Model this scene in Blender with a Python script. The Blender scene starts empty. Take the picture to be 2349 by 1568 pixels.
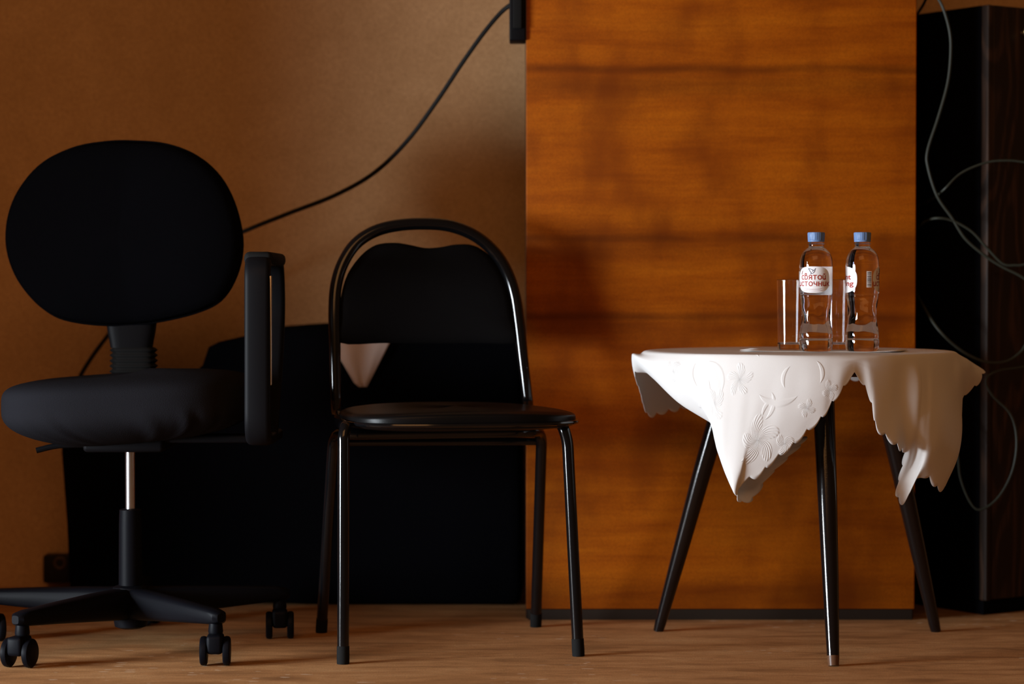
import bpy, bmesh, math, random
from mathutils import Vector, Matrix

random.seed(7)
SC = bpy.context.scene
COL = SC.collection
PI = math.pi

# ------------------------------------------------------------------ camera
W_PX, H_PX = 2349.0, 1568.0
F_PX = 85.0 / 36.0 * W_PX            # 85 mm lens on a 36 mm sensor
CAM_H = 0.675
PITCH = math.atan(123.0 / F_PX)      # looking slightly down
cam_d = bpy.data.cameras.new('camera')
cam_d.lens = 85.0
cam_d.sensor_width = 36.0
cam_d.sensor_fit = 'HORIZONTAL'
cam_d.clip_start = 0.05
cam_d.clip_end = 60
cam_d.dof.use_dof = True
cam_d.dof.focus_distance = 4.40
cam_d.dof.aperture_fstop = 2.2
cam = bpy.data.objects.new('camera', cam_d)
cam.location = (0, 0, CAM_H)
cam.rotation_euler = (PI / 2 - PITCH, 0, 0)
COL.objects.link(cam)
SC.camera = cam

# ------------------------------------------------------------------ world, lights, exposure
world = bpy.data.worlds.new('hall_ambience')
SC.world = world
world.use_nodes = True
bg = world.node_tree.nodes['Background']
bg.inputs[0].default_value = (1.0, 0.50, 0.22, 1)
bg.inputs[1].default_value = 0.085

def area_light(name, loc, target, sx, sy, power, color):
    l = bpy.data.lights.new(name, 'AREA')
    l.shape = 'RECTANGLE'
    l.size = sx
    l.size_y = sy
    l.energy = power
    l.color = color
    o = bpy.data.objects.new(name, l)
    o.location = loc
    d = Vector(target) - Vector(loc)
    o.rotation_euler = d.to_track_quat('-Z', 'Z').to_euler()
    COL.objects.link(o)
    return o

area_light('window_daylight', (-4.2, 2.50, 0.75), (0.2, 4.5, 0.4), 0.85, 1.75, 430, (0.85, 0.93, 1.0))
area_light('added_warm_fill', (-0.5, 0.8, 2.9), (0.1, 5.0, 0.5), 2.6, 1.8, 36, (1.0, 0.46, 0.16))  # added warm fill standing in for the ambient light, no known lamp

SC.view_settings.view_transform = 'Standard'
SC.view_settings.look = 'None'
SC.view_settings.gamma = 1.0
SC.view_settings.use_curve_mapping = False
SC.view_settings.exposure = 0.0

# ------------------------------------------------------------------ geometry helpers
_sp, _cp = math.sin(PITCH), math.cos(PITCH)

def P(px, py, d):
    """Point of the place seen at a photo pixel, d metres in front of the camera."""
    a = (px - W_PX / 2) / F_PX
    b = (H_PX / 2 - py) / F_PX
    dx, dy, dz = a, _cp + b * _sp, -_sp + b * _cp
    k = d / dy
    return Vector((dx * k, d, CAM_H + dz * k))

def FL(px, py, z=0.0):
    a = (px - W_PX / 2) / F_PX
    b = (H_PX / 2 - py) / F_PX
    dx, dy, dz = a, _cp + b * _sp, -_sp + b * _cp
    k = (z - CAM_H) / dz
    return Vector((dx * k, dy * k, z))

def crom(p0, p1, p2, p3, t):
    return 0.5 * ((2 * p1) + (p2 - p0) * t + (2 * p0 - 5 * p1 + 4 * p2 - p3) * t * t
                  + (3 * p1 - p0 - 3 * p2 + p3) * t * t * t)

def spline(pts, n=8, closed=False):
    pts = [Vector(p) for p in pts]
    out = []
    m = len(pts)
    rng = range(m) if closed else range(m - 1)
    for i in rng:
        if closed:
            a, b, c, d = pts[(i - 1) % m], pts[i], pts[(i + 1) % m], pts[(i + 2) % m]
        else:
            b, c = pts[i], pts[i + 1]
            a = pts[i - 1] if i > 0 else b * 2 - c
            d = pts[i + 2] if i + 2 < m else c * 2 - b
        for k in range(n):
            out.append(crom(a, b, c, d, k / n))
    if not closed:
        out.append(pts[-1].copy())
    return out

def fillet(pts, rad, n=6):
    """Polyline with rounded corners."""
    pts = [Vector(p) for p in pts]
    out = [pts[0]]
    for i in range(1, len(pts) - 1):
        a, b, c = pts[i - 1], pts[i], pts[i + 1]
        r = rad[i] if isinstance(rad, (list, tuple)) else rad
        r = min(r, (a - b).length * .49, (c - b).length * .49)
        s = b + (a - b).normalized() * r
        e = b + (c - b).normalized() * r
        for k in range(n + 1):
            t = k / n
            out.append(s * (1 - t) ** 2 + b * 2 * t * (1 - t) + e * t * t)
    out.append(pts[-1])
    return out

class MB:
    def __init__(self):
        self.v = []
        self.f = []
    def add(self, verts, faces):
        o = len(self.v)
        self.v += [Vector(p) for p in verts]
        self.f += [tuple(i + o for i in q) for q in faces]
        return self
    def grid(self, rows, closed_u=False, closed_v=False):
        nu = len(rows[0])
        nv = len(rows)
        vs = [p for r in rows for p in r]
        fs = []
        for j in range(nv if closed_v else nv - 1):
            for i in range(nu if closed_u else nu - 1):
                a = j * nu + i
                b = j * nu + (i + 1) % nu
                c = ((j + 1) % nv) * nu + (i + 1) % nu
                d = ((j + 1) % nv) * nu + i
                fs.append((a, b, c, d))
        return self.add(vs, fs)
    def tube(self, path, rad, n=14, caps=True, squash=None):
        path = [Vector(p) for p in path]
        m = len(path)
        rows = []
        up = None
        for i, p in enumerate(path):
            t = (path[min(i + 1, m - 1)] - path[max(i - 1, 0)]).normalized()
            if up is None:
                ref = Vector((0, 0, 1)) if abs(t.z) < .9 else Vector((0, 1, 0))
                up = (ref - t * ref.dot(t)).normalized()
            else:
                up = (up - t * up.dot(t)).normalized()
            s = t.cross(up)
            r = rad[i] if isinstance(rad, (list, tuple)) else rad
            rows.append([p + (s * math.cos(2 * PI * k / n) + up * math.sin(2 * PI * k / n)) * r for k in range(n)])
        o = len(self.v)
        self.grid(rows, closed_u=True)
        if caps:
            self.f.append(tuple(o + k for k in range(n)))
            self.f.append(tuple(o + (m - 1) * n + k for k in reversed(range(n))))
        return self
    def lathe(self, prof, c=(0, 0, 0), n=40, cap0=True, cap1=True, fn=None):
        c = Vector(c)
        rows = []
        for r, z in prof:
            row = []
            for k in range(n):
                a = 2 * PI * k / n
                rr = fn(r, z, a) if fn else r
                row.append(c + Vector((rr * math.cos(a), rr * math.sin(a), z)))
            rows.append(row)
        o = len(self.v)
        self.grid(rows, closed_u=True)
        if cap0:
            self.f.append(tuple(o + k for k in reversed(range(n))))
        if cap1:
            self.f.append(tuple(o + (len(prof) - 1) * n + k for k in range(n)))
        return self
    def box(self, lo, hi, bev=0.0, mat=None):
        bm = bmesh.new()
        bmesh.ops.create_cube(bm, size=1.0)
        lo, hi = Vector(lo), Vector(hi)
        for v in bm.verts:
            v.co = Vector(((v.co.x + .5) * (hi.x - lo.x) + lo.x, (v.co.y + .5) * (hi.y - lo.y) + lo.y, (v.co.z + .5) * (hi.z - lo.z) + lo.z))
        if bev > 0:
            bmesh.ops.bevel(bm, geom=bm.edges[:], offset=bev, segments=3, affect='EDGES', profile=.5)
        if mat:
            bmesh.ops.transform(bm, matrix=mat, verts=bm.verts)
        bm.verts.index_update()
        self.add([v.co.copy() for v in bm.verts], [[v.index for v in f.verts] for f in bm.faces])
        bm.free()
        return self
    def pillow(self, outline, n, th, rings=8, power=3.0, back=1.0):
        """Cushion from a closed outline: domed by th along n in front and th*back behind."""
        n = Vector(n).normalized()
        c = sum(outline, Vector()) / len(outline)
        rows = []
        ts = [(k / rings) ** 1.6 for k in range(rings + 1)]
        for t in reversed(ts[1:]):
            h = th * (1 - (1 - t) ** power) ** .5
            rows.append([p.lerp(c, t * .995) + n * h for p in outline])
        rows.append(list(outline))
        for t in ts[1:]:
            h = th * back * (1 - (1 - t) ** power) ** .5
            rows.append([p.lerp(c, t * .995) - n * h for p in outline])
        o = len(self.v)
        m = len(outline)
        self.grid(rows, closed_u=True)
        self.f.append(tuple(o + k for k in range(m)))
        self.f.append(tuple(o + (len(rows) - 1) * m + k for k in reversed(range(m))))
        return self
    def build(self, name, mat, parent=None, origin=(0, 0, 0), smooth=True, angle=35):
        org = Vector(parent['_o']) if parent is not None and '_o' in parent else Vector(origin)
        me = bpy.data.meshes.new(name)
        me.from_pydata([tuple(p - org) for p in self.v], [], self.f)
        me.update()
        bm = bmesh.new()
        bm.from_mesh(me)
        bmesh.ops.recalc_face_normals(bm, faces=bm.faces)
        bm.to_mesh(me)
        bm.free()
        if smooth:
            for p in me.polygons:
                p.use_smooth = True
            me.set_sharp_from_angle(angle=math.radians(angle))
        me.materials.append(mat)
        o = bpy.data.objects.new(name, me)
        COL.objects.link(o)
        if parent is not None:
            o.parent = parent
            o['_o'] = tuple(org)
        else:
            o.location = org
            o['_o'] = tuple(org)
        return o

def tag(o, label=None, cat=None, group=None, kind=None):
    if label: o['label'] = label
    if cat: o['category'] = cat
    if group: o['group'] = group
    if kind: o['kind'] = kind
    return o

def thing(name, loc, label, cat, group=None):
    o = bpy.data.objects.new(name, None)
    o.empty_display_size = .05
    o.location = loc
    o['_o'] = tuple(loc)
    COL.objects.link(o)
    return tag(o, label, cat, group)

# ------------------------------------------------------------------ materials
def mat(name, color, rough=.6, spec=.5, metal=0.0, trans=0.0, ior=1.45, coat=0.0, bump=None, alpha=None):
    m = bpy.data.materials.new(name)
    m.use_nodes = True
    b = m.node_tree.nodes['Principled BSDF']
    b.inputs['Base Color'].default_value = (*color, 1)
    b.inputs['Roughness'].default_value = rough
    b.inputs['Specular IOR Level'].default_value = spec
    b.inputs['Metallic'].default_value = metal
    b.inputs['Transmission Weight'].default_value = trans
    b.inputs['IOR'].default_value = ior
    b.inputs['Coat Weight'].default_value = coat
    if bump:
        nt = m.node_tree
        tc = nt.nodes.new('ShaderNodeTexCoord')
        nz = nt.nodes.new('ShaderNodeTexNoise')
        nz.inputs['Scale'].default_value = bump[0]
        nz.inputs['Detail'].default_value = 4
        bp = nt.nodes.new('ShaderNodeBump')
        bp.inputs['Strength'].default_value = bump[1]
        bp.inputs['Distance'].default_value = bump[2]
        nt.links.new(tc.outputs['Object'], nz.inputs['Vector'])
        nt.links.new(nz.outputs['Fac'], bp.inputs['Height'])
        nt.links.new(bp.outputs['Normal'], b.inputs['Normal'])
    return m

class N:
    """tiny node-graph helper"""
    def __init__(self, m):
        self.nt = m.node_tree
        self.b = self.nt.nodes['Principled BSDF']
    def new(self, t, **kw):
        n = self.nt.nodes.new(t)
        for k, v in kw.items():
            setattr(n, k, v)
        return n
    def link(self, a, b):
        self.nt.links.new(a, b)
    def setin(self, sock, v):
        if hasattr(v, 'is_linked') or isinstance(v, bpy.types.NodeSocket):
            self.link(v, sock)
        else:
            sock.default_value = v
    def math(self, op, a, b=0.0, c=None, clamp=False):
        n = self.new('ShaderNodeMath', operation=op)
        n.use_clamp = clamp
        self.setin(n.inputs[0], a)
        self.setin(n.inputs[1], b)
        if c is not None: self.setin(n.inputs[2], c)
        return n.outputs[0]
    def noise(self, vec, scale=5, detail=4, rough=.5, dist=0.0):
        n = self.new('ShaderNodeTexNoise')
        self.link(vec, n.inputs['Vector'])
        n.inputs['Scale'].default_value = scale
        n.inputs['Detail'].default_value = detail
        n.inputs['Roughness'].default_value = rough
        n.inputs['Distortion'].default_value = dist
        return n.outputs['Fac']
    def mapping(self, vec, scale=(1, 1, 1), loc=(0, 0, 0)):
        n = self.new('ShaderNodeMapping')
        self.link(vec, n.inputs['Vector'])
        n.inputs['Scale'].default_value = scale
        n.inputs['Location'].default_value = loc
        return n.outputs[0]
    def ramp(self, fac, stops):
        n = self.new('ShaderNodeValToRGB')
        e = n.color_ramp.elements
        while len(e) > 1: e.remove(e[-1])
        e[0].position = stops[0][0]
        e[0].color = (*stops[0][1], 1)
        for p, c in stops[1:]:
            x = e.new(p)
            x.color = (*c, 1)
        self.link(fac, n.inputs[0])
        return n.outputs[0]
    def mix(self, fac, a, b, blend='MIX'):
        n = self.new('ShaderNodeMix', data_type='RGBA', blend_type=blend)
        self.setin(n.inputs[0], fac)
        for s, v in ((n.inputs[6], a), (n.inputs[7], b)):
            if isinstance(v, tuple): s.default_value = (*v, 1)
            else: self.link(v, s)
        return n.outputs[2]
    def bump(self, h, strength, dist):
        n = self.new('ShaderNodeBump')
        n.inputs['Strength'].default_value = strength
        n.inputs['Distance'].default_value = dist
        self.link(h, n.inputs['Height'])
        self.link(n.outputs[0], self.b.inputs['Normal'])
    def map_range(self, v, a, b, c=0.0, d=1.0, smooth=True):
        n = self.new('ShaderNodeMapRange')
        n.interpolation_type = 'SMOOTHSTEP' if smooth else 'LINEAR'
        self.link(v, n.inputs[0])
        for i, x in enumerate((a, b, c, d)):
            n.inputs[i + 1].default_value = x
        return n.outputs[0]
    def obj(self):
        return self.new('ShaderNodeTexCoord').outputs['Object']
    def uv(self):
        return self.new('ShaderNodeTexCoord').outputs['UV']
    def sep(self, v):
        n = self.new('ShaderNodeSeparateXYZ')
        self.link(v, n.inputs[0])
        return n.outputs

M = {}
M['fabric_black'] = mat('black_fabric', (.0022, .0022, .003), .95, .02, bump=(700, .4, .001))
M['fabric_seat'] = mat('charcoal_fabric', (.011, .011, .0135), .95, .03, bump=(600, .5, .001))
M['plastic_black'] = mat('black_plastic', (.0045, .0045, .0055), .5, .08)
M['plastic_base'] = mat('black_nylon', (.003, .0033, .005), .5, .08)
M['tube_black'] = mat('black_lacquered_steel', (.003, .003, .0035), .13, .5)
M['vinyl'] = mat('black_vinyl', (.004, .0036, .0036), .36, .14, bump=(350, .15, .0006))
M['vinyl_back'] = mat('black_padded_cloth', (.0045, .0042, .0045), .9, .03, bump=(600, .3, .0006))
M['leg_lacquer'] = mat('dark_lacquer', (.005, .0035, .0035), .13, .5, bump=(500, .12, .0006))
M['rubber'] = mat('rubber', (.008, .008, .008), .8, .1)
M['chrome'] = mat('chrome', (.62, .62, .64), .28, .5, metal=1.0)
M['highlight_metal'] = mat('highlight_strip_metal', (.75, .70, .62), .35, .5, metal=1.0)  # metal of the strip that imitates a highlight on the armrest
M['cover'] = mat('black_cover_cloth', (.0022, .0022, .003), .98, .01, bump=(250, .3, .001))
M['cap'] = mat('blue_cap_plastic', (.13, .22, .42), .42, .35)
M['label_white'] = mat('white_label', (.80, .79, .80), .4, .3)
M['label_red'] = mat('red_print', (.36, .020, .010), .5, .2)
M['label_blue'] = mat('blue_print', (.015, .02, .10), .5, .2)
M['label_grey'] = mat('grey_print', (.35, .10, .08), .5, .2)
M['barcode_dark'] = mat('barcode_print', (.06, .05, .05), .5, .2)
M['water'] = mat('water_in_clear_plastic', (1, 1, 1), .0, .5, trans=1.0, ior=1.33)
M['glass'] = mat('clear_glass', (1, 1, 1), .0, .5, trans=1.0, ior=1.45)
M['paper'] = mat('paper', (.75, .73, .70), .8, .1)
M['cable_black'] = mat('black_cable', (.008, .008, .008), .5, .2)
M['cable_grey'] = mat('grey_green_cable', (.022, .024, .017), .5, .25)
M['brass'] = mat('brass', (.65, .40, .18), .35, .5, metal=1.0)
M['black_paint'] = mat('black_painted_board', (.0022, .0022, .003), .8, .02)
M['plinth'] = mat('dark_plinth', (.020, .013, .009), .6, .15)
M['socket'] = mat('dark_socket_plastic', (.012, .009, .007), .5, .2)
M['socket_ring'] = mat('brown_socket_ring', (.09, .055, .035), .5, .3)
M['tabletop'] = mat('dark_table_board', (.05, .022, .010), .5, .2)

def m_wall():
    m = mat('ochre_plaster', (.5, .38, .22), .9, .12)
    n = N(m)
    o = n.obj()
    big = n.noise(o, 1.4, 3, .55)
    fine = n.noise(o, 330, 2, .8)
    mid = n.noise(o, 14, 5, .6)
    c = n.ramp(big, [(.3, (.54, .335, .170)), (.7, (.67, .430, .230))])
    c = n.mix(n.map_range(mid, .35, .75, 0, .22), c, (.36, .20, .08))
    c = n.mix(n.map_range(fine, .35, .65, 0, .45), c, (.24, .13, .053))
    n.link(c, n.b.inputs['Base Color'])
    n.bump(mid, .12, .004)
    return m
M['wall'] = m_wall()

def m_floor():
    m = mat('worn_brown_floor', (.3, .2, .1), .62, .25)
    n = N(m)
    o = n.obj()
    st = n.noise(n.mapping(o, (2.2, 9, 1)), 2.2, 6, .62, .6)
    st2 = n.noise(n.mapping(o, (9, 60, 1)), 3.0, 4, .6)
    gr = n.noise(o, 330, 2, .8)
    c = n.ramp(st, [(.28, (.28, .130, .048)), (.5, (.55, .270, .104)), (.72, (.70, .39, .17))])
    c = n.mix(n.map_range(st2, .45, .72, 0, .5), c, (.19, .09, .034))
    c = n.mix(n.map_range(gr, .35, .65, 0, .4), c, (.18, .085, .032))
    # pale chips of worn paint, thin and lying along the room
    ch = n.noise(n.mapping(o, (26, 95, 1)), 1.0, 1, .4)
    patch = n.noise(o, 2.3, 1, .4)
    k = n.math('MULTIPLY', n.map_range(ch, .70, .72), n.map_range(patch, .52, .58))
    c = n.mix(k, c, (.75, .58, .42))
    n.link(c, n.b.inputs['Base Color'])
    n.bump(st2, .15, .002)
    return m
M['floor'] = m_floor()

def m_panel():
    m = mat('orange_varnished_veneer', (.45, .13, .006), .5, .10)
    n = N(m)
    o = n.obj()
    x, y, z = n.sep(o)
    warp = n.noise(n.mapping(o, (2.5, 1, 6)), 1.5, 3, .5)
    zz = n.math('ADD', z, n.math('MULTIPLY', n.math('SUBTRACT', warp, .5), .022))
    g1 = n.noise(n.mapping(o, (1.3, 1, 11)), 2.0, 6, .6, .3)
    g2 = n.noise(n.mapping(o, (3, 1, 70)), 2.0, 4, .6)
    bl = n.noise(n.mapping(o, (5, 1, 3)), 1.3, 3, .5)
    c = n.ramp(g1, [(.25, (.20, .037, .0015)), (.5, (.34, .080, .0026)), (.75, (.43, .116, .004))])
    c = n.mix(n.map_range(g2, .40, .72, 0, .30), c, (.22, .045, .002))
    c = n.mix(n.map_range(bl, .46, .70, 0, .65), c, (.13, .022, .0015))
    grain = n.noise(o, 330, 2, .8)
    c = n.mix(n.map_range(grain, .35, .65, 0, .35), c, (.14, .03, .002))
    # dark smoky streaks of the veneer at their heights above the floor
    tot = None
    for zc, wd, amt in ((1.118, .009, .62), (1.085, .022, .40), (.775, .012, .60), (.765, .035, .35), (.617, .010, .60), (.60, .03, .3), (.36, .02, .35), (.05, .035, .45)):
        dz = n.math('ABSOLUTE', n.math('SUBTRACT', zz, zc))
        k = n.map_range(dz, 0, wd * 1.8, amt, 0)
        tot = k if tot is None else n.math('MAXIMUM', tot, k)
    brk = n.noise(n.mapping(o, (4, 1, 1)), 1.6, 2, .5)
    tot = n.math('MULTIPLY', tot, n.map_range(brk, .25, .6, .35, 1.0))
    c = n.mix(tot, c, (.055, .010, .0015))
    n.link(c, n.b.inputs['Base Color'])
    n.bump(g2, .06, .001)
    return m
M['panel'] = m_panel()

def m_darkwood():
    m = mat('dark_brown_wood', (.03, .016, .01), .5, .2)
    n = N(m)
    o = n.obj()
    d = n.noise(n.mapping(o, (4, 4, .9)), 1.6, 2, .4)
    x, y, z = n.sep(o)
    rings = n.math('SINE', n.math('MULTIPLY', n.math('ADD', n.math('MULTIPLY', d, 1.0), n.math('MULTIPLY', x, .55)), 95.0))
    f = n.noise(n.mapping(o, (220, 220, 6)), 1.0, 3, .6)
    k = n.math('MULTIPLY', n.map_range(rings, -.2, .95), n.map_range(f, .3, .65))
    c = n.mix(k, (.016, .009, .006), (.048, .024, .014))
    n.link(c, n.b.inputs['Base Color'])
    return m
M['darkwood'] = m_darkwood()

def m_cloth(flowers, leaves):
    m = mat('white_damask', (.80, .785, .77), .75, .15)
    n = N(m)
    uv = n.uv()
    tot = None
    def polar(cu, cv):
        q = n.mapping(uv, (1, 1, 1), (-cu, -cv, 0))
        x, y, _ = n.sep(q)
        r = n.math('SQRT', n.math('ADD', n.math('MULTIPLY', x, x), n.math('MULTIPLY', y, y)))
        return r, n.math('ARCTAN2', y, x)
    for cu, cv, R, petals, turn in flowers:
        r, th = polar(cu, cv)
        sw = n.math('ADD', n.math('MULTIPLY', th, petals * .5), n.math('MULTIPLY', r, turn / R))
        pet = n.math('ABSOLUTE', n.math('SINE', sw))
        lim = n.math('ADD', n.math('MULTIPLY', pet, R * .62), R * .38)
        ins = n.map_range(n.math('SUBTRACT', lim, r), -.001, .004)
        ribs = n.math('SINE', n.math('ADD', n.math('MULTIPLY', sw, 14.0), n.math('MULTIPLY', r, 300.0)))
        h = n.math('MULTIPLY', ins, n.math('ADD', n.math('MULTIPLY', ribs, .28), n.math('MULTIPLY', pet, .65)))
        tot = h if tot is None else n.math('MAXIMUM', tot, h)
    for cu, cv, R, a0, a1 in leaves:            # sickle-shaped scrolls
        r, th = polar(cu, cv)
        mid, half = (a0 + a1) / 2, (a1 - a0) / 2
        da = n.math('SUBTRACT', th, mid)
        da = n.math('ARCTAN2', n.math('SINE', da), n.math('COSINE', da))
        wd = n.math('MAXIMUM', n.math('MULTIPLY', n.math('SUBTRACT', 1.0, n.math('POWER', n.math('ABSOLUTE', n.math('DIVIDE', da, half)), 2.0)), R * .17), 0.00001)
        off = n.math('ABSOLUTE', n.math('SUBTRACT', r, R))
        h = n.map_range(n.math('DIVIDE', off, wd), .35, 1.0, 1.0, 0.0)
        tot = n.math('MAXIMUM', tot, n.math('MULTIPLY', h, .8))
    thread = n.noise(uv, 900, 2, .6)
    h = n.math('ADD', tot, n.math('MULTIPLY', thread, .2))
    n.bump(h, .55, .0016)
    n.link(n.map_range(tot, .1, .9, .8, .5), n.b.inputs['Roughness'])
    tr = n.new('ShaderNodeBsdfTranslucent')
    tr.inputs[0].default_value = (.84, .82, .76, 1)
    mx = n.new('ShaderNodeMixShader')
    mx.inputs[0].default_value = .15
    out = n.nt.nodes['Material Output']
    n.link(n.b.outputs[0], mx.inputs[1])
    n.link(tr.outputs[0], mx.inputs[2])
    n.link(mx.outputs[0], out.inputs[0])
    return m
M['napkin'] = mat('pinkish_white_cloth', (.62, .52, .48), .9, .1, bump=(300, .2, .001))

# ------------------------------------------------------------------ the setting
WALL_D = 5.45
o = MB().box((-3.4, 3.3, -.7), (4.5, WALL_D, 0)).build('floor', M['floor'], smooth=False)
tag(o, kind='structure')
o = MB().box((-4.5, WALL_D, -.7), (4.5, WALL_D + .15, 3.4)).build('wall_back', M['wall'], smooth=False)
tag(o, kind='structure')
o = MB().box((-1.92, 4.07, 0), (-1.78, WALL_D, 3.4)).build('light_blocking_wing', M['wall'], smooth=False)  # unseen wing, added to keep window light off the left of the back wall
tag(o, kind='structure')

# ------------------------------------------------------------------ orange wooden lectern cabinet
LX0, LX1 = .0288, .820
LD = 4.912
lec = thing('lectern_cabinet', (.42, 5.02, 0), 'tall orange varnished wooden cabinet standing behind the draped table', 'cabinet')
MB().box((LX0, LD, .0222), (LX1, LD + .020, 1.38), .002).build('front_panel', M['panel'], lec)
MB().box((LX0 + .004, LD + .001, 0), (LX1 - .004, LD + .026, .0215), .0012).build('plinth', M['plinth'], lec)
for x0 in (LX0, LX1 - .02):
    MB().box((x0, LD + .0205, 0), (x0 + .02, 5.190, 1.38), .0015).build('side_panel', M['darkwood'], lec)
MB().box((LX0 + .0205, 5.170, .0), (LX1 - .0205, 5.190, 1.38), .001).build('back_panel', M['darkwood'], lec)
MB().box((LX0 - .015, LD - .015, 1.3805), (LX1 + .015, 5.170, 1.405), .003).build('top_board', M['panel'], lec)

# black socket strip on the cabinet's left side and its lead
st = thing('socket_strip', P(1188, 50, 4.95), 'narrow black socket strip fixed high on the cabinet side', 'socket strip')
MB().box((-.0055, 4.905, P(1188, 95, 4.93).z), (.0280, 4.985, 1.345), .003).build('housing', M['plastic_black'], st)
MB().box((.002, 4.898, 1.20), (.020, 4.906, 1.33), .002).build('face_plate', M['rubber'], st)

lead = [P(1176, 8, 4.95), P(1150, 28, 4.96), P(1110, 75, 4.97), P(1060, 145, 4.99), P(1000, 235, 5.02), P(935, 322, 5.05),
        P(860, 395, 5.08), P(770, 447, 5.11), P(660, 490, 5.13), P(556, 532, 5.15), P(430, 590, 5.17), P(330, 670, 5.2),
        P(245, 772, 5.22), P(192, 848, 5.235), P(180, 884, 5.24), P(215, 878, 5.25), P(290, 856, 5.27)]
o = MB().tube(spline(lead, 8), .0046, 10).build('power_lead', M['cable_black'])
tag(o, 'black cable sagging across the ochre wall behind the office chair', 'cable')

# junction box low on the back wall
jb = thing('junction_box', P(130, 1335, 5.43), 'small dark square wall box with a round socket near floor', 'wall socket')
a, b = P(100, 1272, 5.41), P(162, 1336, 5.41)
MB().box((a.x, 5.40, max(b.z, .004)), (b.x, WALL_D, a.z), .004).build('back_box', M['socket'], jb)
c = P(136, 1292, 5.39)
ring = [Vector((c.x + .0115 * math.cos(t * PI / 12), 5.399, c.z + .0115 * math.sin(t * PI / 12))) for t in range(25)]
MB().tube(ring, .003, 8, caps=False).build('socket_ring', M['socket_ring'], jb)

# ------------------------------------------------------------------ big black covered chest behind the chairs
CD = 5.13
prof_px = [(158, 1372), (150, 1200), (138, 1040), (140, 960), (160, 905), (300, 872), (440, 858), (462, 838), (476, 796), (500, 784), (556, 771),
           (620, 752), (700, 746), (765, 742), (900, 739), (1050, 738), (1170, 738), (1194, 746), (1200, 770), (1201, 1000), (1201, 1350), (1194, 1378), (1180, 1391), (700, 1391)]
chest = thing('covered_chest', (P(680, 1391, CD).x, 5.27, 0), 'big low black cloth-covered chest between the wall and the two chairs', 'chest')
prof = []
for q in prof_px:
    p = P(q[0], q[1], CD)
    p.z = max(p.z, .002)
    p.x = min(p.x, .0225)
    prof.append(p)
cen = Vector(((prof[0].x + .0225) / 2, CD, .25))
rows = []
for dd, ins in ((0, .03), (0, .012), (.006, .003), (.02, 0), (.27, 0), (.285, .006), (.29, .03)):
    row = []
    for p in prof:
        q = p + Vector((0, dd, 0))
        dirc = (cen - p)
        q += Vector((dirc.x, 0, dirc.z)).normalized() * ins
        q.z = max(q.z, .002)
        row.append(q)
    rows.append(row)
mb = MB().grid(rows, closed_u=True)
m_ = len(prof)
mb.f.append(tuple(range(m_)))
mb.f.append(tuple(len(rows) * m_ - 1 - k for k in range(m_)))
mb.build('black_cover', M['cover'], chest, angle=50)

# white napkin hanging over the chest's front edge
rows = []
tip_y = lambda t: None
NU = 24
for j in range(15):
    v = j / 14
    row = []
    for i in range(NU + 1):
        u = i / NU
        # top hem lies on the chest, then the corner narrows to its tip
        yb = 740 + v * 147
        wl = 770 + 6 * v if v < .48 else 773 + (v - .48) / .52 * 46
        wr = 918 - v * 76
        if v > .93: wl += 6 * (v - .93) / .07
        px = wl + (wr - wl) * u
        fold = .0035 * math.sin(u * 13 + 1.0) * (.4 + .6 * v) + .003 * math.sin(u * 5.0)
        row.append(P(px, yb - (6 * (1 - abs(2 * u - 1)) if False else 0), 5.112 + fold))
    rows.append(row)
top = [p.copy() for p in rows[0]]
lay = [[Vector((p.x, 5.30 - .04 * k, .608)) for p in top] for k in range(4)]
lip = [Vector((p.x, 5.122, .609)) for p in top]
mb = MB().grid(lay + [lip] + rows)
o = mb.build('white_napkin', M['napkin'], origin=P(835, 885, 5.12))
sm = o.modifiers.new('thickness', 'SOLIDIFY')
sm.thickness = .0015
tag(o, 'crumpled white cloth corner hanging over the black chest behind the chair', 'napkin')

# ------------------------------------------------------------------ dark wooden cupboard at the right
cpt = FL(2262, 1412)
cax = Vector((.837, .547, 0))
cay = Vector((-.547, .837, 0))
cup = thing('dark_cupboard', cpt, 'dark brown wooden cupboard with black side at the right edge', 'cupboard')
CM = Matrix.Translation(cpt) @ Matrix(((cax.x, cay.x, 0, 0), (cax.y, cay.y, 0, 0), (0, 0, 1, 0), (0, 0, 0, 1)))
CH = P(2262, 10, cpt.y).z
def cbox(name, lo, hi, m, bev=.002, parent=None):
    bm_ = MB()
    bm_.box(lo, hi, bev, CM)
    return bm_.build(name, m, parent or cup)
cbox('side_panel', (.0, .022, .03), (.018, .28, CH), M['black_paint'])
cbox('carcass', (.0185, .024, .03), (.40, .28, CH - .021), M['black_paint'])
cbox('top_board', (.0185, .0225, CH - .020), (.43, .28, CH), M['darkwood'])
cbox('base_board', (.004, .012, 0), (.40, .275, .0295), M['black_paint'])
cbox('stile', (.0, .0, .03), (.0135, .0215, CH), M['darkwood'], .003)
dr = cbox('door', (.0145, .0, .032), (.40, .021, CH - .0005), M['darkwood'], .003)
kc = P(2346, 75, cpt.y + .05)
loc = CM.inverted() @ kc
kn = MB()
kn.lathe([(.004, 0), (.004, .010), (.010, .014), (.0125, .020), (.010, .026), (.004, .028)], n=24)
KM = CM @ Matrix.Translation((loc.x, 0, loc.z)) @ Matrix.Rotation(PI / 2, 4, 'X')
kn.v = [KM @ v for v in kn.v]
tag(kn.build('knob', M['brass'], dr), 'brass knob')

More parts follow.
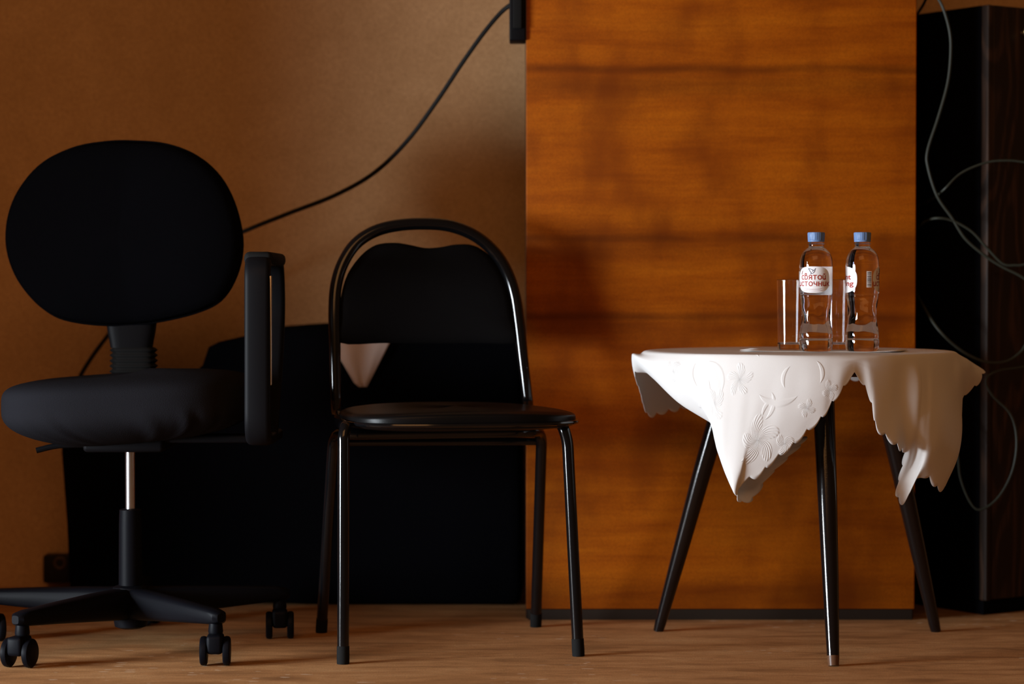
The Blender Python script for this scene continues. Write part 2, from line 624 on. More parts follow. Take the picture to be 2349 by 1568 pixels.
# thin cables hanging between the two cabinets
def cable(pts, r, m, label, dd=4.92):
    path = spline([P(p[0], p[1], p[2] if len(p) > 2 else dd) for p in pts], 8)
    o = MB().tube(path, r, 8).build('hanging_cable', m, origin=path[-1])
    tag(o, label, 'cable', None)
cable([(2085, 60, 5.24), (2116, 14, 5.0), (2130, -12, 4.94), (2146, -10, 4.93), (2163, 18), (2178, 70), (2181, 120), (2174, 190), (2152, 270), (2128, 345), (2129, 385), (2150, 450), (2184, 500), (2215, 548), (2262, 588), (2300, 612), (2352, 640), (2420, 700)],
      .0030, M['cable_grey'], 'long grey cable looping down from above in front of the dark cupboard')
cable([(2085, 545, 5.24), (2108, 520, 5.0), (2124, 507, 4.95), (2150, 500), (2185, 506), (2228, 530), (2262, 566), (2300, 604), (2330, 608), (2352, 606), (2420, 590)],
      .0028, M['cable_grey'], 'grey cable arching out from behind the orange cabinet at bottle height')
cable([(2085, 480, 5.24), (2130, 462, 5.0), (2163, 437), (2205, 397), (2262, 373), (2310, 368), (2352, 372), (2420, 385)],
      .0024, M['cable_grey'], 'thin cable rising to the right across the cupboard above the bottle caps')
cable([(2085, 640, 5.24), (2112, 690, 4.99), (2150, 752), (2200, 800), (2255, 828), (2305, 829), (2340, 808), (2360, 780), (2420, 700)],
      .0030, M['cable_grey'], 'grey cable sagging low just above the tablecloth on the right')
cable([(2085, 900, 5.24), (2150, 930, 5.0), (2192, 1020), (2203, 1095), (2226, 1152), (2250, 1168), (2290, 1140), (2322, 1080), (2332, 1010), (2318, 950), (2275, 905), (2262, 870), (2290, 850), (2352, 840), (2420, 820)],
      .0026, M['cable_grey'], 'grey cable hanging in a low loop behind the tablecloth, lowest of the cables')

# ------------------------------------------------------------------ office chair
OC = Vector((-.7185, 4.553, 0))
och = thing('office_chair', OC, 'black swivel office chair with oval backrest at the left', 'chair')
# backrest: oval cushion
bo = [(300, 325), (380, 332), (450, 359), (505, 408), (540, 478), (555, 560), (541, 632), (505, 688), (445, 717), (358, 737), (300, 743), (245, 744),
      (180, 738), (125, 722), (75, 683), (35, 626), (16, 560), (22, 490), (50, 428), (100, 374), (170, 340), (240, 327)]
outl = spline([P(x, y, 4.74 + .00009 * abs(x - 290) * -.6 + (744 - y) * .00008) for x, y in bo], 5, closed=True)
bk = MB().pillow(outl, (0, -1, .1), .034, 9, 3.0, .7).build('backrest', M['fabric_black'], och, angle=70)
tk = outl[:]
MB().tube([p + Vector((0, .004, 0)) for p in tk] + [tk[0] + Vector((0, .004, 0))], .0035, 8, caps=False).build('piping', M['fabric_black'], bk)
# bracket below the backrest
mb = MB()
rows = []
for y, w in ((700, 57), (740, 56.5), (760, 54), (780, 50), (797, 47)):
    c_ = P(302, y, 4.765)
    hw = w / F_PX * 4.765
    rows.append([c_ + Vector((hw * math.copysign(abs(math.cos(t)) ** .5, math.cos(t)), .024 * math.copysign(abs(math.sin(t)) ** .5, math.sin(t)), 0)) for t in [2 * PI * k / 32 for k in range(32)]])
mb.grid(rows, closed_u=True)
mb.build('back_bracket', M['plastic_black'], och)
# bellows
rows = []
for k in range(29):
    y = 796 + k * 3.05
    w = 50.5 + 3.6 * math.cos(k / 4 * 2 * PI + PI) + k * .05
    c_ = P(307, y, 4.765)
    hw = w / F_PX * 4.765
    rows.append([c_ + Vector((hw * math.copysign(abs(math.cos(t)) ** .6, math.cos(t)), hw * .6 * math.copysign(abs(math.sin(t)) ** .6, math.sin(t)), 0)) for t in [2 * PI * j / 32 for j in range(32)]])
MB().grid(rows, closed_u=True).build('bellows', M['rubber'], och, angle=80)
# arm from the bellows under the seat
MB().tube(fillet([P(307, 870, 4.765), P(307, 985, 4.765), P(305, 1010, 4.60)], .05), .018, 12).build('back_bar', M['plastic_black'], och)
# seat cushion
sc_ = Vector((-.7145, 4.555, .4585))
def seatpt(a, t):
    """a: plan angle, t: -1 bottom ... 1 top"""
    ca, sa = math.cos(a), math.sin(a)
    ex = .62
    xx = .2335 * math.copysign(abs(ca) ** ex, ca)
    yy = .222 * math.copysign(abs(sa) ** ex, sa)
    if t >= 0:
        k = (1 - t ** 5.0) ** .34
        z = .058 * t
    else:
        k = (1 - (-t) ** 2.6) ** .55
        z = .078 * t
    wr = 0.0
    if t < 0:
        u_ = min(1.0, -t * 1.6) * (1 - max(0, -t - .75) * 3.5)
        wgt = math.exp(-((((a - 5.15) + PI) % (2 * PI) - PI) / .75) ** 2)
        wr = (.0042 * math.sin(a * 24 + t * 5.5) + .0022 * math.sin(a * 41 + t * 8 + 1)) * max(0, u_) * (.12 + .88 * wgt)
    return Vector((sc_.x + (xx * (k + wr * 4)), sc_.y + yy * (k + wr * 4), sc_.z + z + xx * .035))
rows = []
for j in range(33):
    t = -1 + 2 * j / 32
    t = math.copysign(abs(t) ** .75, t)
    t = max(-.9995, min(.9995, t))
    rows.append([seatpt(2 * PI * k / 160, t) for k in range(160)])
mb = MB().grid(rows, closed_u=True)
mb.f.append(tuple(reversed(range(160))))
mb.f.append(tuple(32 * 160 + k for k in range(160)))
mb.build('seat', M['fabric_seat'], och, angle=80)
# mechanism under the seat
MB().box((OC.x - .075, 4.46, .372), (OC.x + .075, 4.66, .402), .008).build('seat_mechanism', M['plastic_black'], och)
lv = MB().tube(fillet([(OC.x - .06, 4.50, .385), (OC.x - .13, 4.49, .383), (OC.x - .165, 4.485, .374)], .02), .0055, 10)
lv.build('height_lever', M['plastic_black'], och)
# column
cx, cy = P(299, 1100, OC.y).x, OC.y
z_a, z_b, z_c = .374, P(299, 1166, OC.y).z, P(299, 1362, OC.y).z
MB().lathe([(.0092, z_b - .05), (.0092, z_a)], (cx, cy, 0), 28).build('gas_piston', M['chrome'], och)
MB().lathe([(.0150, z_b), (.0205, z_b - .002), (.0215, z_b - .03), (.0225, z_c), (.0235, .05)], (cx, cy, 0), 32).build('column_sleeve', M['plastic_base'], och)
MB().lathe([(.020, .034), (.030, .038), (.034, .060), (.036, .100), (.033, .112), (.024, .116)], (cx, cy, 0), 36).build('hub', M['plastic_base'], och)
# five-armed base with twin-wheel castors
for k in range(5):
    a = math.radians(-122 + 72 * k)
    u = Vector((math.cos(a), math.sin(a), 0))
    s = Vector((-u.y, u.x, 0))
    rows = []
    for r, hw, z0, z1 in ((.022, .026, .052, .112), (.10, .024, .058, .110), (.20, .021, .066, .105), (.285, .018, .072, .100), (.303, .015, .074, .097), (.310, .008, .078, .093)):
        c_ = Vector((cx, cy, 0)) + u * r
        row = []
        for q in range(16):
            t = 2 * PI * q / 16
            row.append(c_ + s * hw * math.copysign(abs(math.cos(t)) ** .55, math.cos(t)) + Vector((0, 0, (z0 + z1) / 2 + (z1 - z0) / 2 * math.copysign(abs(math.sin(t)) ** .55, math.sin(t)))))
        rows.append(row)
    mb = MB().grid(rows, closed_u=True)
    mb.f.append(tuple(range(16)))
    mb.f.append(tuple(5 * 16 + q for q in reversed(range(16))))
    arm = mb.build('base_arm', M['plastic_base'], och)
    # castor pointing (trailing) to the camera or sideways
    sw = {0: -.25, 1: .05, 2: .10, 3: 1.2, 4: .4}[k]
    fwd = Vector((math.sin(sw), -math.cos(sw), 0))
    sd = Vector((fwd.y, -fwd.x, 0)) * -1
    piv = Vector((cx, cy, 0)) + u * .292
    wc = piv + fwd * .012
    cst = MB().lathe([(.0125, .0555), (.0135, .060), (.012, .074), (.0105, .080)], (piv.x, piv.y, 0), 20)
    R = .0265
    # hood over the wheels
    rows = []
    for q in range(15):
        t = PI * (1.12 - 1.05 * q / 14)
        y_ = math.cos(t) * (R + .004)
        z_ = R + math.sin(t) * (R + .005)
        rows.append([wc + sd * x_ - fwd * y_ * -1 + Vector((0, 0, max(z_, .012))) for x_ in (-.0155, -.0120, .0120, .0155)])
    cs2 = MB().grid(rows)
    rows2 = [[p - Vector((0, 0, .0)) + (wc + Vector((0, 0, R)) - p).normalized() * .004 for p in r] for r in rows]
    cs2.grid(rows2)
    cstem = cst.build('castor_stem', M['plastic_base'], arm)
    hood = MB().box((-.0150, -.024, .0225), (.0150, .024, .057), .007, Matrix.Translation(wc) @ Matrix.Rotation(math.atan2(-fwd.x, fwd.y) + PI, 4, 'Z')).build('castor_hood', M['plastic_base'], arm)
    for sg in (-1, 1):
        ww = MB()
        prof_w = [(.006, -.0065), (R - .004, -.0065), (R - .001, -.0045), (R, 0), (R - .001, .0045), (R - .004, .0065), (.006, .0065)]
        ww.lathe(prof_w, n=32)
        mtx = Matrix.Translation(wc + Vector((0, 0, R)) + sd * sg * .0205) @ Matrix.Rotation(math.atan2(sd.y, sd.x), 4, 'Z') @ Matrix.Rotation(PI / 2, 4, 'Y')
        ww.v = [mtx @ v for v in ww.v]
        ww.build('castor_wheel', M['plastic_base'], arm)
# armrests
for sg in (1,):
    ax = OC.x + sg * .2585
    def apt(y, z): return Vector((ax, y, z))
    zt = P(590, 578, 4.38).z
    path = fillet([apt(4.60, .398), apt(4.365, .400), apt(4.372, zt - .016), apt(4.63, zt - .012), apt(4.66, zt - .10), apt(4.60, .52), apt(4.50, .40)], [.0, .05, .035, .04, .05, .1, 0], 8)
    rows = []
    m_ = len(path)
    for i, p in enumerate(path):
        t = (path[min(i + 1, m_ - 1)] - path[max(i - 1, 0)]).normalized()
        nrm = Vector((0, -t.z, t.y))
        hw, ht = .0238, .0115
        rows.append([p + Vector((1, 0, 0)) * hw * math.copysign(abs(math.cos(q)) ** .45, math.cos(q)) + nrm * ht * math.copysign(abs(math.sin(q)) ** .7, math.sin(q)) for q in [2 * PI * k / 20 for k in range(20)]])
    mb = MB().grid(rows, closed_u=True)
    arm = mb.build('armrest_loop', M['plastic_black'], och)
    pad = MB().box((ax - .0265, 4.385, zt - .024), (ax + .0265, 4.64, zt + .001), .010).build('armrest_pad', M['rubber'], och)
    MB().box((ax + sg * .0235 - .0022, 4.366, .50), (ax + sg * .0235 + .0022, 4.376, P(600, 632, 4.37).z), .0015).build('highlight_strip', M['highlight_metal'], arm)  # added strip in place of the bright highlight along the post's edge
    MB().box((min(ax, OC.x + sg * .06), 4.47, .389), (max(ax, OC.x + sg * .06), 4.53, .4035), .004).build('armrest_bracket', M['plastic_black'], och)

# ------------------------------------------------------------------ stacking chair with tubular frame
fl, fr = FL(787, 1522), FL(1327, 1504)
rl, rr = FL(737, 1450), FL(1229, 1437)
scc = (fl + fr + rl + rr) / 4
sch = thing('stacking_chair', Vector((scc.x, scc.y, 0)), 'black tubular steel stacking chair with hooped back and padded seat', 'chair')
TR = .0108
def hd(px, py):                       # depth of the hoop, leaning back with height
    return 4.685 + (px - 768) / 440 * .082 + (930 - py) / 415 * .060
hoop_px = [(771, 925), (769, 860), (768, 780), (767, 710), (771, 655), (786, 605), (815, 560), (858, 531), (910, 517), (975, 513), (1035, 519), (1090, 541), (1135, 579), (1164, 626), (1181, 680), (1190, 740), (1199, 820), (1206, 880), (1211, 925)]
hoop = spline([P(x, y, hd(x, y)) for x, y in hoop_px], 5)
SZ = .424
def at(p, z): return Vector((p.x, p.y, z))
left_leg = fillet([fl, P(788, 1000, 4.360), at(P(793, 955, 4.368), SZ), at(P(773, 945, 4.66), SZ), hoop[0]], [0, .03, .045, .03, 0], 7)
right_leg = fillet([fr, P(1302, 1010, 4.452), at(P(1290, 955, 4.455), SZ), at(P(1213, 945, 4.74), SZ), hoop[-1]], [0, .03, .05, .03, 0], 7)
main = left_leg[:-1] + hoop + list(reversed(right_leg))[1:]
MB().tube(main, [TR + .0012 * max(0, min(1, (p.z - .5) * 8)) for p in main], 16).build('frame_tube', M['tube_black'], sch)
rrt, rlt = P(1243, 990, 4.66), P(765, 995, 4.57)
rear = fillet([rr, at(rrt, rrt.z), at(P(1215, 960, 4.60), .402), at(P(800, 960, 4.52), .402), at(rlt, rlt.z), rl], [0, .04, .05, .05, .04, 0], 8)
MB().tube(rear, TR, 16).build('rear_leg_tube', M['tube_black'], sch)
MB().tube([P(1240, 1012, 4.675), P(1000, 1013, 4.625), P(768, 1014, 4.58)], .0075, 12).build('cross_rail', M['tube_black'], sch)
for p, q in ((fl, left_leg[1]), (fr, right_leg[1]), (rr, rrt), (rl, rlt)):
    t = (q - p).normalized()
    MB().tube([at(p, .0005), at(p, .0005) + t * .010, at(p, 0) + t * .032], [TR + .0005, TR + .0008, TR + .0005], 16).build('rubber_foot', M['rubber'], sch)
# backrest pad with its dipped top edge
bp = [(780, 786), (779, 735), (782, 680), (797, 628), (828, 585), (862, 561), (905, 556), (940, 561), (975, 568), (1010, 566), (1045, 560), (1085, 562), (1122, 585), (1153, 630), (1172, 685), (1181, 735), (1189, 784), (1090, 787), (985, 788), (880, 787)]
outl = spline([P(x, y, hd(x, y) - .004) for x, y in bp], 4, closed=True)
mb = MB().pillow(outl, (.18, -1, .12), .013, 8, 5.0, .8)
bxc = P(985, 700, 4.75).x
for v in mb.v:
    v.y += .020 * max(0, 1 - ((v.x - bxc) / .18) ** 2)
mb.build('backrest', M['vinyl_back'], sch, angle=70)
# seat pad in the chair's own axes
xa = (fr - fl).normalized()
ya = Vector((-xa.y, xa.x, 0))
s0 = Vector((P(1041, 940, 4.545).x, 4.545, SZ + .009))
rows = []
for j in range(21):
    t = -1 + 2 * j / 20
    k = (1 - abs(t) ** 4) ** .30 if abs(t) < 1 else .01
    k = max(k, .02)
    row = []
    for q in range(72):
        th = 2 * PI * q / 72
        ex = .55
        x_ = .2155 * math.copysign(abs(math.cos(th)) ** ex, math.cos(th))
        y_ = .205 * math.copysign(abs(math.sin(th)) ** ex, math.sin(th))
        if y_ < 0: x_ *= 1.0
        else: x_ *= 1 - .10 * (y_ / .205)
        kk = 1 - (1 - k) * .45 if abs(t) < .999 else .02
        dome = .006 * (1 - (x_ / .22) ** 2) * (1 if t > 0 else .3)
        row.append(s0 + xa * x_ * kk + ya * y_ * kk + Vector((0, 0, .0165 * t + (dome if t > .2 else -dome if t < -.2 else 0) * (1 if abs(t) > .2 else 0))))
    rows.append(row)
mb = MB().grid(rows, closed_u=True)
mb.f.append(tuple(reversed(range(72))))
mb.f.append(tuple(20 * 72 + q for q in range(72)))
seat = mb.build('seat', M['vinyl'], sch, angle=60)
rim = [s0 + xa * (.218 * math.copysign(abs(math.cos(2 * PI * q / 72)) ** .55, math.cos(2 * PI * q / 72))) * (1 - (.10 * max(0, math.sin(2 * PI * q / 72)))) + ya * (.2075 * math.copysign(abs(math.sin(2 * PI * q / 72)) ** .55, math.sin(2 * PI * q / 72))) + Vector((0, 0, -.004)) for q in range(73)]
MB().tube(rim, .004, 8, caps=False).build('piping', M['tube_black'], seat)

# ------------------------------------------------------------------ three-legged round table
TC = Vector((.546, 4.600, 0))
TZ = .553
TRAD = .286
tbl = thing('round_table', TC, 'low round table on three splayed dark tapered legs', 'table')
MB().lathe([(TRAD - .02, TZ - .026), (TRAD - .004, TZ - .022), (TRAD, TZ - .013), (TRAD - .002, TZ - .003), (TRAD - .006, TZ)], (TC.x, TC.y, 0), 72).build('tabletop', M['tabletop'], tbl)
feet = [FL(1912, 1527), FL(1510, 1447), FL(2147, 1448)]
lc = sum(feet, Vector()) / 3
tops = []
for f in feet:
    u = (f - lc).normalized()
    tops.append(lc + u * .160 + Vector((0, 0, TZ - .027)))
MB().lathe([(.195, TZ - .040), (.20, TZ - .037), (.20, TZ - .0265)], (lc.x, lc.y, 0), 48).build('mounting_board', M['tabletop'], tbl)
M['leg_tip'] = mat('worn_leg_tip', (.10, .045, .022), .35, .3)
for k, (f, t) in enumerate(zip(feet, tops)):
    ax = (t - f).normalized()
    lg = MB().tube([f + ax * .018, f + (t - f) * .3, f + (t - f) * .6, t - Vector((0, 0, .013))], [.0112, .0152, .0182, .0205], 24).build('leg', M['leg_lacquer'], tbl)
    MB().tube([Vector((f.x, f.y, .0005)), f + ax * .0185], [.0098, .0113], 24).build('leg_tip', M['leg_tip'] if k == 0 else M['leg_lacquer'], lg)

# ------------------------------------------------------------------ tablecloth
RIM = .298
def rimpt(ph, r=RIM, z=TZ + .003):
    a = math.radians(ph)
    return Vector((TC.x + r * math.sin(a), TC.y - r * math.cos(a), z))

def lin(ph, edge, bulge=0.0, sway=0.0):
    """rows for a column that hangs roughly straight from the rim to its edge point"""
    a = rimpt(ph, RIM + .003, TZ - .004)
    e = P(*edge)
    out = []
    for k in range(1, 6):
        t = k / 5
        p = a.lerp(e, t)
        p.y -= bulge * math.sin(PI * t) 
        p.x += sway * math.sin(PI * t)
        out.append(p)
    return out

def pts(*l):
    return [P(*q) for q in l]

def short(ph, drop, flare=.0):
    a = math.radians(ph)
    out = []
    for k in range(1, 6):
        t = k / 5
        out.append(rimpt(ph, RIM + .003 + flare * t, TZ - .004 - drop * t))
    return out

cols = [
    (-180, short(-180, .05)),
    (-160, short(-160, .06)),
    (-145, lin(-145, (1640, 880, 4.88))),
    (-132, lin(-132, (1580, 928, 4.85))),
    (-120, lin(-120, (1530, 941, 4.81))),
    (-108, lin(-108, (1487, 949, 4.77), .0, -.004)),
    (-99, lin(-99, (1468, 895, 4.70), .0, -.004)),
    (-91, pts((1452, 811, 4.61), (1450, 818, 4.605), (1451, 828, 4.605), (1454, 840, 4.61), (1459, 852, 4.62))),
    (-78, pts((1474, 826, 4.52), (1484, 848, 4.51), (1499, 868, 4.525), (1512, 873, 4.56), (1526, 872, 4.60))),
    (-64, pts((1508, 842, 4.455), (1527, 882, 4.445), (1558, 924, 4.45), (1582, 929, 4.49), (1606, 918, 4.53))),
    (-52, pts((1556, 855, 4.400), (1584, 908, 4.388), (1629, 966, 4.40), (1660, 983, 4.445), (1700, 965, 4.475))),
    (-44, pts((1600, 868, 4.372), (1616, 930, 4.360), (1642, 990, 4.37), (1690, 1012, 4.415), (1790, 1003, 4.44))),
    (-38, pts((1632, 875, 4.352), (1637, 950, 4.343), (1648, 1036, 4.352), (1705, 1058, 4.395), (1846, 1006, 4.42))),
    (-33, pts((1660, 880, 4.338), (1656, 965, 4.332), (1659, 1072, 4.342), (1708, 1092, 4.38), (1806, 1050, 4.405))),
    (-29, pts((1682, 882, 4.329), (1675, 970, 4.325), (1671, 1100, 4.335), (1708, 1122, 4.37), (1760, 1096, 4.395))),
    (-25, pts((1704, 884, 4.321), (1696, 970, 4.318), (1684, 1110, 4.327), (1695, 1140, 4.350), (1722, 1147, 4.375))),
    (-22, pts((1722, 884, 4.316), (1714, 965, 4.314), (1700, 1070, 4.320), (1692, 1120, 4.333), (1692, 1143, 4.345))),
    (-19, pts((1743, 884, 4.311), (1733, 950, 4.310), (1719, 1025, 4.316), (1709, 1078, 4.326), (1703, 1105, 4.333))),
    (-15, lin(-15, (1741, 1088, 4.328), .012)),
    (-11, lin(-11, (1778, 1052, 4.320), .012)),
    (-7, lin(-7, (1816, 1022, 4.312), .010)),
    (-3, lin(-3, (1854, 985, 4.305), .009)),
    (1, lin(1, (1885, 957, 4.30), .007)),
    (4, lin(4, (1903, 930, 4.298), .005)),
    (8, lin(8, (1927, 898, 4.297), .003)),
    (12, lin(12, (1957, 858, 4.305))),
    (15, lin(15, (1980, 878, 4.308))),
    (18, lin(18, (1999, 922, 4.305), .002)),
    (22, lin(22, (2010, 976, 4.305), .002)),
    (27, lin(27, (2034, 1001, 4.31), .002)),
    (32, lin(32, (2062, 1024, 4.32), .002)),
    (36, pts((2105, 868, 4.345), (2102, 925, 4.335), (2094, 985, 4.338), (2086, 1030, 4.355), (2074, 1044, 4.375))),
    (39, pts((2116, 870, 4.352), (2114, 930, 4.34), (2106, 1000, 4.345), (2092, 1060, 4.39), (2057, 1128, 4.42))),
    (42, pts((2127, 872, 4.36), (2126, 935, 4.345), (2118, 1010, 4.345), (2104, 1075, 4.385), (2074, 1150, 4.405))),
    (46, pts((2140, 874, 4.367), (2140, 940, 4.35), (2134, 1010, 4.345), (2120, 1060, 4.355), (2106, 1094, 4.368))),
    (51, pts((2158, 874, 4.385), (2162, 940, 4.365), (2156, 1010, 4.355), (2143, 1062, 4.36), (2130, 1096, 4.37))),
    (56, pts((2174, 872, 4.405), (2182, 935, 4.388), (2182, 1000, 4.378), (2170, 1062, 4.378), (2152, 1118, 4.388))),
    (61, pts((2188, 862, 4.43), (2197, 920, 4.42), (2205, 985, 4.415), (2196, 1050, 4.41), (2169, 1112, 4.415))),
    (67, pts((2202, 850, 4.46), (2205, 905, 4.462), (2206, 955, 4.47), (2200, 1000, 4.48), (2184, 1040, 4.49))),
    (73, pts((2212, 842, 4.50), (2213, 874, 4.505), (2209, 906, 4.515), (2202, 934, 4.525), (2194, 960, 4.535))),
    (79, pts((2222, 832, 4.55), (2228, 848, 4.553), (2228, 870, 4.557), (2219, 892, 4.562), (2206, 914, 4.57))),
    (85, pts((2218, 824, 4.585), (2231, 837, 4.588), (2241, 850, 4.592), (2246, 862, 4.596), (2244, 876, 4.60))),
    (91, pts((2212, 821, 4.61), (2225, 830, 4.612), (2236, 838, 4.614), (2246, 845, 4.617), (2255, 851, 4.62))),
    (99, pts((2206, 820, 4.66), (2214, 826, 4.665), (2222, 832, 4.67), (2230, 838, 4.675), (2236, 844, 4.68))),
    (115, short(115, .035)),
    (135, short(135, .05)),
    (158, short(158, .055)),
]
ncol = len(cols)
for ph, rows_ in cols:                # the right-hand corner turns away and hangs slightly inwards
    if 12 < ph < 75:
        fade = 1.0 if ph < 60 else (75 - ph) / 15
        for k, p in enumerate(rows_):
            ext = .00036 * fade * max(0.0, (p.x / p.y) * F_PX + W_PX / 2 - 1960) * (k + 1) / 5
            f = (p.y + ext) / p.y
            p.x, p.y, p.z = p.x * f, p.y + ext, CAM_H + (p.z - CAM_H) * f
NS, NV = 18, 6
ctrl = []           # per column: list of control points from the flat top to the edge
for ph, rows_ in cols:
    ctrl.append([rimpt(ph, RIM - .045, TZ + .0035), rimpt(ph, RIM - .010, TZ + .003)] + [rimpt(ph, RIM + .002, TZ - .003)] + rows_)
ncp = len(ctrl[0])
# interpolate around the table
fine = []
phs = []
for i in range(ncol):
    a, b, c_, d_ = (ctrl[(i + k) % ncol] for k in (-1, 0, 1, 2))
    p0 = cols[i][0]
    p1 = cols[(i + 1) % ncol][0]
    if p1 <= p0: p1 += 360
    for k in range(NS):
        t = k / NS
        fine.append([crom(a[j], b[j], c_[j], d_[j], t) for j in range(ncp)])
        phs.append(p0 + (p1 - p0) * t)
# interpolate down each column
cl_rows = []
for colp in fine:
    cl_rows.append(spline(colp, NV))
nvv = len(cl_rows[0])
# scalloped hem
nf = len(cl_rows)
arc = [0.0]
for i in range(nf):
    arc.append(arc[-1] + (cl_rows[(i + 1) % nf][-1] - cl_rows[i][-1]).length)
nsc = round(arc[-1] / .034)
for i in range(nf):
    sgm = abs(math.sin(PI * arc[i] / arc[-1] * nsc)) ** .8
    dv = (cl_rows[i][-1] - cl_rows[i][-3])
    if dv.length > 1e-6: dv.normalize()
    ext = .0105 * (sgm - .4)
    for k, w in ((1, 1.0), (2, .7), (3, .4), (4, .15)):
        cl_rows[i][-k] = cl_rows[i][-k] + dv * ext * w
# gentle ripples on the hanging part
verts = []
uvs = []
rings = 6
for i in range(nf):
    a = math.radians(phs[i])
    dist = RIM - .045
    for j in range(nvv):
        if j: dist += (cl_rows[i][j] - cl_rows[i][j - 1]).length
        verts.append(cl_rows[i][j])
        uvs.append((dist * math.sin(a), -dist * math.cos(a)))
faces = []
for i in range(nf):
    for j in range(nvv - 1):
        faces.append((i * nvv + j, ((i + 1) % nf) * nvv + j, ((i + 1) % nf) * nvv + j + 1, i * nvv + j + 1))
base = len(verts)
prev = [i * nvv for i in range(nf)]
for rg in range(1, 7):
    r = (RIM - .045) * (1 - rg / 7)
    cur = []
    for i in range(nf):
        a = math.radians(phs[i])
        verts.append(Vector((TC.x + r * math.sin(a), TC.y - r * math.cos(a), TZ + .0035)))
        uvs.append((r * math.sin(a), -r * math.cos(a)))
        cur.append(len(verts) - 1)
    for i in range(nf):
        faces.append((cur[i], cur[(i + 1) % nf], prev[(i + 1) % nf], prev[i]))
    prev = cur
verts.append(Vector((TC.x, TC.y, TZ + .0035)))
uvs.append((0, 0))
for i in range(nf):
    faces.append((len(verts) - 1, prev[(i + 1) % nf], prev[i]))
me = bpy.data.meshes.new('tablecloth')
orgc = Vector((TC.x, TC.y, TZ))
me.from_pydata([tuple(v - orgc) for v in verts], [], faces)
ul = me.uv_layers.new(name='cloth')
for lp in me.loops:
    ul.data[lp.index].uv = uvs[lp.vertex_index]
for p in me.polygons: p.use_smooth = True
def uv_at(px, py):                    # weave coordinates of the cloth where a motif sits
    best = None
    for v, t in zip(verts, uvs):
        if v.y > 4.45 or v.z > TZ: continue
        q = P(px, py, v.y)
        e = (q - v).length + (v.y - 4.25) * .05
        if best is None or e < best[0]: best = (e, t)
    return best[1]
fl_ = [(1738, 1010, .050, 5, 1.2), (1640, 925, .036, 4, -2.2), (1800, 1020, .022, 3, 1.5), (1905, 895, .020, 4, .8), (1545, 850, .026, 4, 2.0), (1697, 868, .032, 5, -1.5), (1850, 935, .018, 4, -1.0)]
lv_ = [(1700, 850, .040, .2, 1.9), (1790, 850, .055, -2.6, -1.0), (1615, 860, .030, 1.5, 3.2), (1850, 860, .030, -.6, .9), (1670, 900, .052, 2.2, 3.6), (1740, 930, .035, -1.2, .4), (1580, 900, .030, -2.4, -.9), (1700, 1085, .026, .4, 1.7), (1620, 880, .045, -.9, .7), (1780, 950, .030, 1.6, 3.0), (1830, 870, .028, 2.0, 3.6)]
M['cloth'] = m_cloth([(*uv_at(a, b), *c) for a, b, *c in fl_], [(*uv_at(a, b), *c) for a, b, *c in lv_])
me.materials.append(M['cloth'])
clo = bpy.data.objects.new('tablecloth', me)
clo.location = orgc
COL.objects.link(clo)
sm = clo.modifiers.new('thickness', 'SOLIDIFY')
sm.thickness = .0009
sm.offset = 0
tag(clo, 'white damask tablecloth with scalloped hem draped over the round table', 'tablecloth')
CTOP = TZ + .0042

# ------------------------------------------------------------------ sheet of paper
rows = []
pc = Vector((P(1890, 806, 4.55).x, 4.545, 0))
pa = math.radians(-14)
for j in range(9):
    row = []
    for i in range(15):
        u, v = i / 14 - .5, j / 8 - .5
        x_ = u * .297
        y_ = v * .15
        lift = .0022 * max(0, abs(u) - .30) / .2 + .0003
        row.append(pc + Vector((x_ * math.cos(pa) - y_ * math.sin(pa), x_ * math.sin(pa) + y_ * math.cos(pa), CTOP + lift)))
    rows.append(row)
o = MB().grid(rows).build('paper_sheet', M['paper'], origin=pc + Vector((0, 0, CTOP)))
sm = o.modifiers.new('thickness', 'SOLIDIFY')
sm.thickness = .0003
tag(o, 'sheet of white paper lying under the bottles on the tablecloth', 'paper')
PZ = CTOP + .0009

# ------------------------------------------------------------------ drinking glasses
def dense(prof):
    out = []
    for (r0, z0), (r1, z1) in zip(prof, prof[1:]):
        L = math.hypot(r1 - r0, z1 - z0)
        for t in ((0, .01, .03, .1, .3, .5, .7, .9, .97, .99) if L > .005 else (0, .5)):
            out.append((r0 + (r1 - r0) * t, z0 + (z1 - z0) * t))
    out.append(prof[-1])
    return out
def tumbler(px, d, label):
    p = P(px, 806, d)
    g = thing('drinking_glass', Vector((p.x, d, PZ)), label, 'glass', 'drinking glasses on the draped table')
    H = .1335
    prof = [(.0225, 0), (.0245, .001), (.0252, .004), (.0262, .06), (.0272, H - .001), (.0268, H), (.0255, H - .0006), (.0240, .06), (.0228, .014), (.0210, .0115), (.010, .011)]
    MB().lathe(dense(prof), (p.x, d, PZ), 64).build('tumbler_body', M['glass'], g, angle=60)
tumbler(1814, 4.585, 'tall clear drinking glass to the left of both water bottles')
tumbler(1921, 4.590, 'tall clear drinking glass standing between the two water bottles')

# ------------------------------------------------------------------ water bottles
def text_mesh(body, size, width=None):
    cu = bpy.data.curves.new('lettering', 'FONT')
    cu.body = body
    cu.size = 1.0
    cu.align_x = 'CENTER'
    cu.resolution_u = 3
    ob = bpy.data.objects.new('lettering_source', cu)
    COL.objects.link(ob)
    dg = bpy.context.evaluated_depsgraph_get()
    dg.update()
    me_ = ob.evaluated_get(dg).to_mesh()
    vs = [v.co * size for v in me_.vertices]
    fs = [tuple(p.vertices) for p in me_.polygons]
    ob.evaluated_get(dg).to_mesh_clear()
    bpy.data.objects.remove(ob)
    bpy.data.curves.remove(cu)
    if width and vs:
        w = max(v.x for v in vs) - min(v.x for v in vs)
        for v in vs: v.x *= width / w
    return vs, fs

